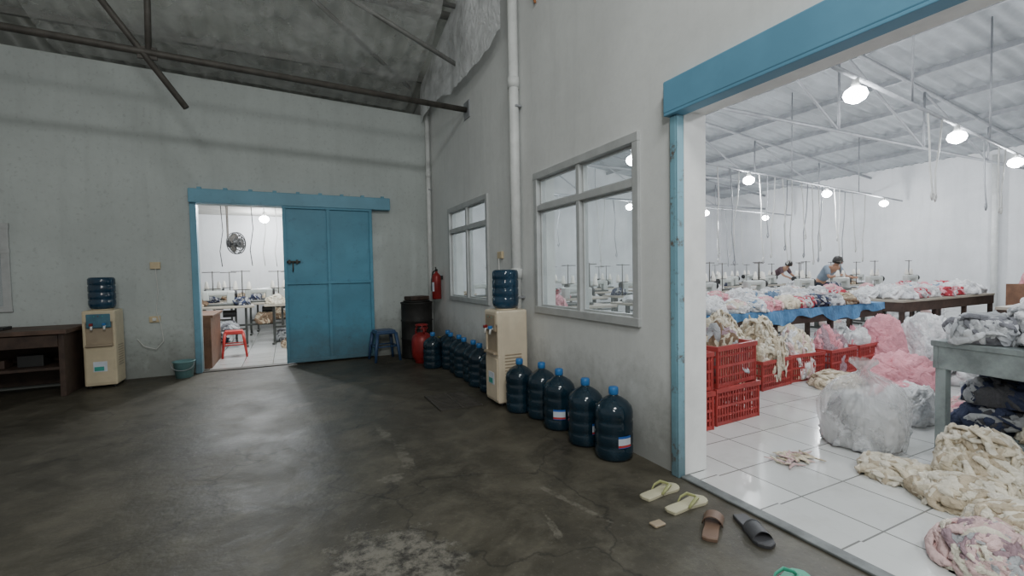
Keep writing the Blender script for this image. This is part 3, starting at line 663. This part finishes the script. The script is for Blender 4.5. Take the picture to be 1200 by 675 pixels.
# ---------------------------------------------------------------- tables
def table(name,x0,x1,y0,y1,h,mt,label,legm,skirt=None,rz=0,legs=2,shelf=False):
    cx,cy=(x0+x1)/2,(y0+y1)/2; w,d=(x1-x0)/2,(y1-y0)/2
    r=root(name,(cx,cy,0),label,'table',rz)
    MB().rbox((-w,-d,h-.04),(w,d,h),mt,.006).obj('tabletop',parent=r)
    for i in range(legs):
        x=-w+.05+(2*w-.1)*i/(legs-1)
        for y in (-d+.05,d-.05): MB().rbox((x-.03,y-.03,0.001),(x+.03,y+.03,h-.04),legm,.004).obj('leg',parent=r)
    b=MB(); b.rbox((-w+.01,-d+.01,h-.19),(w-.01,-d+.04,h-.04),legm,.003);b.rbox((-w+.01,d-.04,h-.19),(w-.01,d-.01,h-.04),legm,.003)
    b.rbox((-w+.011,-d+.04,h-.19),(-w+.04,d-.04,h-.04),legm,.003);b.rbox((w-.04,-d+.04,h-.19),(w-.011,d-.04,h-.04),legm,.003); b.obj('apron',parent=r)
    if shelf: MB().rbox((-w+.04,-d+.04,.16),(w-.04,d-.04,.19),legm,.004).obj('shelf',parent=r)
    if skirt:
        b=MB(); vs=[];fs=[]; per=[(-w-.01,-d-.01),(w+.01,-d-.01),(w+.01,d+.01),(-w-.01,d+.01)]; ring=[]
        for k in range(4):
            p,q=per[k],per[(k+1)%4]; L=math.dist(p,q); m=max(4,int(L/.05))
            for i in range(m): ring.append((p[0]+(q[0]-p[0])*i/m,p[1]+(q[1]-p[1])*i/m,k))
        nr=len(ring)
        for (px,py,k) in ring: vs.append((px,py,h+.006))
        for i,(px,py,k) in enumerate(ring):
            nx,ny=((0,-1),(1,0),(0,1),(-1,0))[k]; o=.016*math.sin(i*1.1)+.012*math.sin(i*.37)+.012; dz=.05*math.sin(i*.21)+.03*math.sin(i*.63)
            vs.append((px+nx*o,py+ny*o,h-.14+dz))
        for i in range(nr): fs.append((i,(i+1)%nr,nr+(i+1)%nr,nr+i))
        fs.append(tuple(range(nr))); b.add(vs,fs,skirt,False).obj('table_cover',parent=r)
    return r
table('cutting_table',2.1,5.75,3.72,4.85,.75,M_tabletop,'long cutting table with blue cover loaded with cloth',M_wood,M_bluecloth,legs=4)
table('work_table',1.70,3.0,.25,1.5,.78,M_paletable,'worn grey-green worktable piled high with garments',M_paletable,None,-.14,2,True)
table('work_table',4.0,5.9,1.2,2.1,.72,M_paletable,'pale worktable stacked with white fabric',M_wood,None,0,3)
table('work_table',6.4,9.6,3.75,4.6,.75,M_tabletop,'long laminate worktable loaded with bundles',M_wood,None,0,4,True)
table('work_table',6.3,8.0,1.9,2.7,.72,M_tabletop,'worktable buried under white cloth',M_wood,None,0,3)
rn=random.Random(4)
pal=[[C_white,C_lgrey,C_white],[C_white,C_cream2,C_pink2],[C_lgrey,C_blue,C_white],[C_pink,C_pink,C_pink2],[C_cream,C_cream2],[C_pink,C_red,C_lgrey],[C_navy,C_black,C_grey],[C_dgrey,C_grey,C_grey,C_lgrey],[C_brown,C_cream3,C_brown]]
grid=[(2.3+c*.33+.03*((c*5+rr)%3),3.86+rr*.32) for rr in range(3) for c in range(10)]
protos=[]
for k,p in enumerate(pal):
    gx,gy=grid[k]
    protos.append(heap('fabric_bundle',(gx,gy,.757),.165,.14,.13,p,40+k,26,.09,'loose bundle of folded garments on the blue table',sub=3,group='garment bundles on tables',cat='cloth bundle',kind=None,strips=14))
def put(x,y,z,idx,lab,s):
    q=protos[rn.choice(idx)]; return dup(q,(x,y,z),rn.uniform(0,6),lab,(s,s,s*rn.uniform(.8,1.4)))
for (gx,gy) in grid[9:]: put(gx,gy,.757,[0,0,1,2,3,5,0],'loose bundle of folded garments on the blue table',rn.uniform(.9,1.1))
for i in range(9): put(2.5+i*.36,4.25,.87,[0,0,3,1,2],'folded garments stacked on the blue table',.8)
def rows(x0,x1,y0,y1,z,idx,lab,s=1.0,sx=.33,sy=.3,Mt=None,keep=1.0):
    nx=max(1,int((x1-x0)/(sx*s))); ny=max(1,int((y1-y0)/(sy*s)))
    for i in range(nx):
        for j in range(ny):
            if rn.random()>keep: continue
            x=x0+(x1-x0)*(i+.5)/nx; y=y0+(y1-y0)*(j+.5)/ny
            if Mt: v=Mt@Vector((x,y,0)); x,y=v.x,v.y
            put(x,y,z,idx,lab,s*rn.uniform(.9,1.1))
MT=Matrix.Translation((2.35,.875,0))@Matrix.Rotation(-.14,4,'Z')
rows(-.68,.6,-.62,.64,.782,[7,0,2,0,0,1],'crumpled grey and white garments heaped on the worktable',1.15,Mt=MT)
rows(-.45,.5,-.4,.45,.86,[7,0,0,7,1],'upper layer of garments heaped on the worktable',1.0,Mt=MT)
rows(-.62,.55,-.58,.6,.192,[4,7,0,6,7],'crumpled cloth stuffed on the lower shelf',1.25,Mt=MT)
rows(-.56,.45,-.5,.56,.36,[6,7,7,0],'dark crumpled cloth stuffed under the worktable',1.1,Mt=MT)
rows(4.1,5.8,1.3,2.0,.722,[0,0,1,0],'bundle of white cloth on the worktable',1.25)
rows(6.5,9.5,3.78,4.55,.757,[0,1,3,0,2,5],'bundle of garments on the laminate table',1.15)
rows(6.4,7.9,2.0,2.6,.722,[0,0,2],'bundle of white cloth on the worktable',1.25)
for (x,y,s,ix) in ((6.2,3.3,1.7,[3]),(5.2,2.55,1.8,[0]),(4.4,2.3,1.4,[0]),(4.95,.85,1.6,[1]),(3.5,1.75,1.5,[0]),(3.45,1.15,1.6,[4]),(6.0,2.5,1.6,[3]),(3.1,1.75,1.2,[3]),(7.0,3.2,1.7,[0]),(7.8,3.2,1.7,[3]),(8.5,3.3,1.5,[0])):
    put(x,y,.002,ix,'large cloth bundle dumped on the tiles',s)
def station(loc,rz):
    r=root('sewing_station',loc,'industrial sewing machine on its table with thread stand','sewing machine',rz,'rows of sewing machines')
    MB().rbox((-.55,-.28,.73),(.55,.28,.77),M_tabletop,.008).obj('tabletop',parent=r)
    for sx in (-1,1):
        b=MB(); b.rbox((sx*.42-.02,-.22,0.001),(sx*.42+.02,.22,.04),M_machine_dk,.005); b.rbox((sx*.42-.02,-.04,.04),(sx*.42+.02,.04,.73),M_machine_dk,.005); b.obj('leg',parent=r)
    MB().rbox((-.42,-.02,.3),(.42,.02,.34),M_machine_dk,.004).obj('cross_bar',parent=r)
    b=MB(); b.rbox((-.25,-.09,.765),(.25,.09,.81),M_machine_dk,.012); b.rbox((.12,-.06,.80),(.25,.07,1.04),M_machine,.025); b.rbox((-.24,-.05,.95),(.22,.06,1.05),M_machine,.03); b.rbox((-.25,-.055,.87),(-.15,.06,1.05),M_machine,.02)
    b.tube([(-.2,0,.88),(-.2,0,.815)],.006,M_steel_grey,6); b.obj('machine_head',parent=r)
    MB().lathe([(.0,0),(.06,.0),(.07,.01),(.07,.03),(.05,.035),(0,.035)],M_black,18,Matrix.Translation((.255,0,.98))@Matrix.Rotation(math.pi/2,4,'Y')).obj('hand_wheel',parent=r)
    b=MB(); b.tube([(.38,.2,.77),(.38,.2,1.42)],.010,M_steel_dark,6); b.tube([(.2,.2,1.4),(.52,.2,1.4)],.008,M_steel_dark,6); b.tube([(.24,.2,1.05),(.52,.2,1.05)],.008,M_steel_dark,6); b.obj('thread_stand',parent=r)
    for x in (.27,.49): MB().lathe([(.045,1.055),(.045,1.07),(.02,1.2),(0,1.205)],M_cone,12,Matrix.Translation((x,.2,0))).obj('thread_cone',parent=r)
    b=MB(); b.lathe([(.06,-.1),(.065,-.08),(.065,.1),(.05,.12)],M_black,14,Matrix.Translation((.15,0,.62))@Matrix.Rotation(math.pi/2,4,'Y')); b.obj('motor',parent=r)
    return r
st=station((3.2,5.9,0),0)
STN=[(3.2,5.9)]
for row,(y,xs) in enumerate(((5.9,(1.8,4.6,6.0,7.4,8.8,10.2,11.6)),(7.6,(1.6,3.0,4.4,5.8,7.2,8.6,10.0,11.4,12.8)),(9.3,(1.6,3.2,4.8,6.4,8.0,9.6,11.2,12.8)),(11.2,(1.6,3.2,4.8,6.4,8.0,9.6,11.2,12.8)))):
    for i,x in enumerate(xs):
        yy=y+.05*((i*7)%3); dup(st,(x,yy,0),(0,.06,-.05)[i%3]+(math.pi if row%2 else 0))
        if row<3: STN.append((x,yy))
for (x,y) in STN:
    put(x-.36,y-.02,.772,[0,3,1,5,2,6,8],'cloth bundle beside a sewing machine',.85)
    if x+.7<13 and abs(x+.7-9.4)>.4: put(x+.7,y-.1,.002,[0,3,4,1,5,2,7],'large cloth bundle on the floor between machines',rn.uniform(1.3,1.6))
def rack(loc,w,label,rz=0):
    r=root('storage_rack',loc,label,'rack',rz)
    for x in (-w/2,w/2-.04): MB().rbox((x,-.25,0.001),(x+.04,.25,.95),M_wood2,.004).obj('side_panel',parent=r)
    for z in (.15,.5,.91): MB().rbox((-w/2+.04,-.25,z),(w/2-.04,.25,z+.03),M_wood2,.004).obj('shelf',parent=r)
    MB().rbox((-w/2+.04,.23,.03),(w/2-.04,.25,.91),M_wood,.002).obj('back_panel',parent=r)
rack((9.4,3.1,0),1.3,'low brown wooden rack with open shelves')
rack((11.0,3.3,0),1.5,'low brown wooden rack with open shelves')
rack((9.7,1.9,0),1.5,'low dark wooden rack with open shelves')
for x,y in ((9.1,3.1),(9.6,3.1),(10.6,3.3),(11.0,3.3),(11.45,3.3),(9.4,1.9),(9.9,1.9)): put(x,y,.942,[3,5,0,1],'cloth bundle on top of the rack',1.0)
# ---------------------------------------------------------------- sewing-hall steelwork and lights
rails=[]
for pts in ([(2.45,2.60,3.16),(13.5,3.85,3.16)],[(.9,5.4,3.16),(14.0,7.15,3.16)],[(1.0,9.35,3.16),(14.2,10.6,3.16)]):
    q=root('lamp_rail',(0,0,0),'grey steel tube carrying the hanging lamps and cords','lamp rail'); rails.append(q)
    MB().tube(pts,.022,M_steel_grey,8).obj('rail_tube',parent=q)
for ri,a in ((0,(4.4,2.82)),(0,(7.5,3.17)),(1,(4.4,5.87)),(1,(7.6,6.3)),(1,(11,6.75)),(2,(5,9.75)),(2,(9,10.1))):
    MB().tube([(a[0],a[1],3.16),(a[0],a[1],zs(a[0],0)-.04)],.012,M_steel_grey,6).obj('hanger_rod',parent=rails[ri])
k=0
for ri,(ya,x0,dy,xs) in enumerate(((2.60,2.45,.1131,(4.9,5.4,7.2,8.0,8.4,10.0)),(5.4,.9,.1336,(3.3,3.6,4.2,4.5,4.9,5.3,5.6,6.3,6.6,6.9,7.2,7.4,7.6,8.0,8.3,8.5,8.8,9.0,9.6,9.9,10.2,10.6,11.4)),(9.35,1.0,.0947,(3.8,5.0,5.3,5.6,6.5,7.0,7.4,7.8,8.2,8.6,8.9,10.0,10.4,10.8,11.2)))):
    for x in xs:
        z0=(1.6,1.45,1.75,1.5,2.0)[k%5] if ri else 2.2; y=ya+dy*(x-x0); k+=1; h=3.16-z0; sw=.16*math.sin(k*2.3)
        MB().tube([(0,0,h),(.05+sw*.4,.02,h*.6),(-.03+sw*.8,.0,h*.3),(.02+sw,0,0),(.04+sw,0,-.05),(.01+sw,0,-.10),(-.02+sw,0,-.05),(.015+sw,0,0)],.011,M_cord if k%3 else M_steel_grey,5).obj('drop_cord',parent=rails[ri],loc=(x,y,z0))
for y in (1.1,4.6,8.2,11.8):
    t=root('roof_truss',(0,y,0),'pale steel roof truss spanning the sewing hall','roof truss')
    MB().tube([(.2,0,3.55),(14.5,0,3.55)],.03,M_steel_grey,8).obj('tie_tube',parent=t)
    MB().tube([(.2,0,5.65),(14.5,0,4.05)],.035,M_steel_grey,8).obj('top_tube',parent=t)
    for i in range(5):
        xa=.6+i*2.8
        MB().tube([(xa,0,3.55),(xa,0,5.62-.112*xa)],.02,M_steel_grey,6).obj('strut_tube',parent=t)
        if xa+2.8<14.5: MB().tube([(xa,0,5.62-.112*xa),(xa+2.8,0,3.55)],.022,M_steel_grey,6).obj('brace_tube',parent=t)
lamp=root('hanging_lamp',(2.94,2.66,3.0),'bright white bulb lamp hung below the steel tube','lamp',group='bright bulbs over the sewing floor')
MB().lathe([(0,.15),(.03,.148),(.035,.09),(.05,.06),(0,.06)],M_whiteplastic,14).obj('lamp_holder',parent=lamp)
MB().lathe([(.055,.06),(.09,.035),(.105,-.01),(.085,-.055),(.035,-.085),(0,-.09)],M_lamp,18).obj('bulb',parent=lamp)
LP=[(2.94,2.66),(5.93,2.98),(8.95,3.32),(11.9,3.66),(2.7,5.65),(5.94,6.08),(9.23,6.52),(12.6,6.95),(3.0,9.54),(6.2,9.85),(9.42,10.15),(12.62,10.45)]
for p in LP[1:]: dup(lamp,(p[0],p[1],3.0))
def light(kind,name,loc,e,size=.1,col=(.93,.97,1),rot=None,sy=None):
    l=bpy.data.lights.new(name,kind); l.energy=e; l.color=col
    if kind=='POINT': l.shadow_soft_size=size
    if kind=='AREA':
        l.size=size
        if sy: l.shape='RECTANGLE'; l.size_y=sy
    o=bpy.data.objects.new(name,l); COL.objects.link(o); o.location=loc
    if rot: o.rotation_euler=rot
    return o
for i,p in enumerate(LP): light('POINT','bulb_light',(p[0],p[1],2.85),85,.06)
for p in ((1.6,-.4),(4.6,-.3),(7.8,0)):
    dup(lamp,(p[0],p[1],3.0)); light('POINT','bulb_light',(p[0],p[1],2.85),85,.06)
MB().tube([(0,0,.0),(0,0,4.1)],.07,M_pipe,12).obj('drain_pipe',loc=(14.38,5.3,0),label='pale vertical downpipe against the white wall',cat='drain pipe')
# ---------------------------------------------------------------- persons
def skinmesh(name,J,E,R,mt,parent,sub=1,rootv=0):
    me=bpy.data.meshes.new(name); me.from_pydata(J,E,[]); o=bpy.data.objects.new(name,me); COL.objects.link(o); o.parent=parent
    me.materials.append(mt); md=o.modifiers.new('Skin','SKIN'); md.use_smooth_shade=True
    for i,r in enumerate(R): me.skin_vertices[0].data[i].radius=(r if isinstance(r,tuple) else (r,r)); me.skin_vertices[0].data[i].use_root=(i==rootv)
    s=o.modifiers.new('Sub','SUBSURF'); s.levels=sub; s.render_levels=sub; return o
def person(loc,rz,label,shirt,lean,armR,armL):
    r=root('person',loc,label,'person',rz)
    l=lean
    P=[(0,0,.92),(0,-.12*l,1.10),(0,-.25*l,1.32-.04*l),(0,-.30*l,1.40-.05*l),(0,-.34*l,1.50-.06*l),(0,-.36*l,1.57-.07*l)]
    R=[(.13,.10),(.115,.09),(.13,.085),(.05,.05),(.075,.085),(.06,.07)]
    E=[(0,1),(1,2),(2,3),(3,4),(4,5)]
    zsh=P[2][2]+.02
    def chain(frm,pts,rs):
        k=frm
        for p,q in zip(pts,rs): P.append(p); R.append((q,q)); E.append((k,len(P)-1)); k=len(P)-1
        return k
    def hand(k,d):
        w=Vector(P[k]); d=Vector(d).normalized(); s=d.orthogonal().normalized()
        pk=chain(k,[tuple(w+d*.06)],[.022])
        for j in range(4):
            o=s*(.024-.016*j); L=(.05,.058,.054,.042)[j]
            b0=w+d*.08+o; chain(pk,[tuple(b0),tuple(b0+d*L*.6),tuple(b0+d*L+Vector((0,0,-.012)))],[.009,.008,.007])
        b0=w+d*.03+s*.035; chain(k,[tuple(b0),tuple(b0+d*.035+s*.012)],[.010,.008])
    for sx,arm in ((-1,armR),(1,armL)):
        sh=(sx*.17,P[2][1],zsh)
        pts=[sh]+[tuple(Vector(sh)+Vector((sx*a[0],a[1],a[2]))) for a in arm]
        k=chain(2,pts,[.055,.038,.026]); hand(k,Vector(P[k])-Vector(P[k-1]))
    for sx in (-1,1): chain(0,[(sx*.09,0,.86),(sx*.10,-.01,.48),(sx*.10,.01,.09),(sx*.10,-.14,.04)],[.085,.058,.04,.035])
    skinmesh('body',P,E,R,M_skin,r,1)
    tE=[(0,1),(1,2)]; tp=[P[0],P[1],P[2]]; tr=[(.15,.12),(.14,.11),(.15,.105)]
    for sx,arm in ((-1,armR),(1,armL)):
        sh=(sx*.17,P[2][1],zsh); a=arm[0]; n0=len(tp); tp+= [sh,tuple(Vector(sh)+Vector((sx*a[0],a[1],a[2]))*.85)]; tr+=[.07,.055]; tE+=[(2,n0),(n0,n0+1)]
    skinmesh('shirt',tp,tE,tr,shirt,r)
    lp=[(0,0,.90)];lr=[(.14,.11)];le=[]
    for sx in (-1,1):
        n0=len(lp); lp+=[(sx*.09,0,.84),(sx*.10,-.01,.48),(sx*.10,.01,.12)]; lr+=[.10,.075,.058]; le+=[(0,n0),(n0,n0+1),(n0+1,n0+2)]
    skinmesh('trousers',lp,le,lr,M_trouser,r)
    hd=Vector(P[4]); b=MB(); b.lathe([(.098,-.04),(.105,.0),(.10,.06),(.07,.11),(0,.13)],M_hair,16,Matrix.Translation(hd+Vector((0,.02,.0)))@Matrix.Rotation(.25,4,'X')); b.obj('hair',parent=r)
    f=MB()
    for sx in (-1,1): f.lathe([(0,-.012),(.012,0),(0,.012)],M_hair,8,Matrix.Translation(hd+Vector((sx*.03,-.085,.005))))
    f.lathe([(0,.02),(.012,-.015),(0,-.02)],M_skin,8,Matrix.Translation(hd+Vector((0,-.095,-.02))))
    f.rbox((-.02,-.09,-.055),(.02,-.08,-.047),M_red,.002,Matrix.Translation(hd)); f.obj('face_features',parent=r)
person((9.45,6.82,0),-.2,'person in grey-blue shirt bending forward among sewing machines',M_scarf,1.5,[(.06,-.1,-.24),(.05,-.30,-.20)],[(.06,-.12,-.22),(.05,-.30,-.24)])
person((12.1,9.95,0),0,'person in dark clothes bending over a sewing table',M_shirt2,2.0,[(.05,-.12,-.22),(.02,-.32,-.30)],[(.05,-.12,-.22),(.02,-.32,-.30)])
# ---------------------------------------------------------------- inner room seen through blue door
b=root('desk',(-3.42,8.3,0),'brown board desk just inside the door','desk')
MB().rbox((-.3,-.55,.72),(.28,.55,.76),M_wood2,.006).obj('top',parent=b)
MB().rbox((.22,-.53,0.001),(.25,.53,.72),M_wood2,.004).obj('side_panel',parent=b)
MB().rbox((-.28,-.53,0.001),(.22,-.50,.72),M_wood2,.004).obj('front_panel',parent=b)
stool((-2.98,8.75,0),M_redplastic,'bright red plastic stool on white tiles',.92)
for (x,y,rz) in ((-3.3,9.9,.1),(-2.0,9.95,-.1),(-4.4,10.2,0),(-2.7,10.8,.1),(-1.4,10.9,0),(-3.95,11.2,0),(-2.5,11.8,0),(-1.2,11.9,0),(-3.75,12.3,0),(-2.4,12.55,0)):
    dup(st,(x,y,0),rz,'sewing machine on its table in the tiled inner room')
    put(x-.36,y-.02,.772,[8,8,6,7,4],'cloth bundle on a sewing table in the inner room',1.05)
    put(x+.36,y+.0,.772,[8,6,7,8],'dark cloth bundle on a sewing table',.8)
    if y<11.9: put(x+.1,y-.1,.345,[6,7,8,8],'dark cloth bundle resting under a sewing table',1.1)
for (x,y,ix) in ((-2.05,9.3,8),(-1.75,9.4,4),(-2.2,10.35,7),(-3.5,10.7,6)): put(x,y,.002,[ix],'brown cloth bundle on the inner room tiles',1.3)
f=root('industrial_fan',(-2.95,9.6,1.90),'dark caged industrial fan hung from the ceiling','fan',.9)
b=MB()
for rr,yy in ((.19,0),(.19,.05),(.13,-.04),(.08,-.06)): b.tube([(rr*math.cos(t*math.pi/16),yy,rr*math.sin(t*math.pi/16)) for t in range(32)],.008,M_black,5,True)
for k in range(20):
    a=k*math.pi/10; b.tube([(.04*math.cos(a),-.065,.04*math.sin(a)),(.13*math.cos(a),-.04,.13*math.sin(a)),(.19*math.cos(a),0,.19*math.sin(a)),(.19*math.cos(a),.05,.19*math.sin(a)),(.07*math.cos(a),.10,.07*math.sin(a))],.004,M_black,4)
b.obj('cage',parent=f)
for k in range(3):
    a=k*2.094; vs=[];fs=[]
    for i in range(6):
        q=.035+.14*i/5; wd=.05+.05*math.sin(math.pi*i/6)
        for j in range(4):
            t=(j/3-.5)*2*wd/max(q,.07)*.9; vs.append((q*math.cos(a+t),.025+.02*(j/3-.5)*2,q*math.sin(a+t)))
    for i in range(5):
        for j in range(3): z=i*4+j; fs.append((z,z+1,z+5,z+4))
    MB().add(vs,fs,M_steel_dark,True).obj('blade',parent=f)
MB().lathe([(.07,-.02),(.08,.0),(.08,.16),(.04,.2),(0,.2)],M_black,16,Matrix.Rotation(-math.pi/2,4,'X')).obj('motor',parent=f)
MB().tube([(0,.1,0.02),(0,.2,.1),(0,.2,.875)],.018,M_steel_dark,8).obj('hanger_rod',parent=f)
for i,x in enumerate((-2.75,-2.55,-3.3,-2.35)):
    MB().tube([(0,0,1.28),(.03,0,.7),(-.03,0,.3),(.0,0,0)],.008,M_cord if i%2 else M_black,5).obj('ceiling_cord',loc=(x,10.0+.3*i,1.5),label='cord hanging from the ceiling over a machine',cat='cord')
for x,y,e in ((-2.75,8.75,115),(-1.6,10.8,65),(-2.6,12.1,60)):
    l=dup(lamp,(x,y,2.62),None,'bright white bulb lamp over the inner room'); l['group']='bulbs in the inner room'
    light('POINT','bulb_light',(x,y,2.45),e,.05)
# ---------------------------------------------------------------- hall lighting
light('AREA','hall_lamp',(-1.9,-1.0,4.9),120,1.4,(.97,1,.98),(math.radians(34),0,math.radians(-4)),.5)
light('POINT','roof_fill',(-2.8,-1.2,3.1),185,.25,(.97,1,.97))  # unseen fill light added behind the camera to brighten roof and walls
wd=bpy.data.worlds.new('World'); SC.world=wd; wd.use_nodes=True
bg=wd.node_tree.nodes['Background']; bg.inputs[0].default_value=(.66,.67,.65,1); bg.inputs[1].default_value=.42
# ---------------------------------------------------------------- camera
yaw,pitch,roll=[math.radians(a) for a in (26.0,-2.01,-1.02)]
F=Vector((math.sin(yaw)*math.cos(pitch),math.cos(yaw)*math.cos(pitch),math.sin(pitch)))
r_=Vector((math.cos(yaw),-math.sin(yaw),0)); u_=r_.cross(F)
r2=r_*math.cos(roll)+u_*math.sin(roll); u2=-r_*math.sin(roll)+u_*math.cos(roll)
cd=bpy.data.cameras.new('camera'); cd.sensor_width=36; cd.lens=540.9*36/1200; cd.clip_start=.05; cd.clip_end=100
co=bpy.data.objects.new('camera',cd); COL.objects.link(co)
Mx=Matrix((( r2.x,u2.x,-F.x,-2.18),(r2.y,u2.y,-F.y,0),(r2.z,u2.z,-F.z,1.3),(0,0,0,1))); co.matrix_world=Mx
SC.camera=co
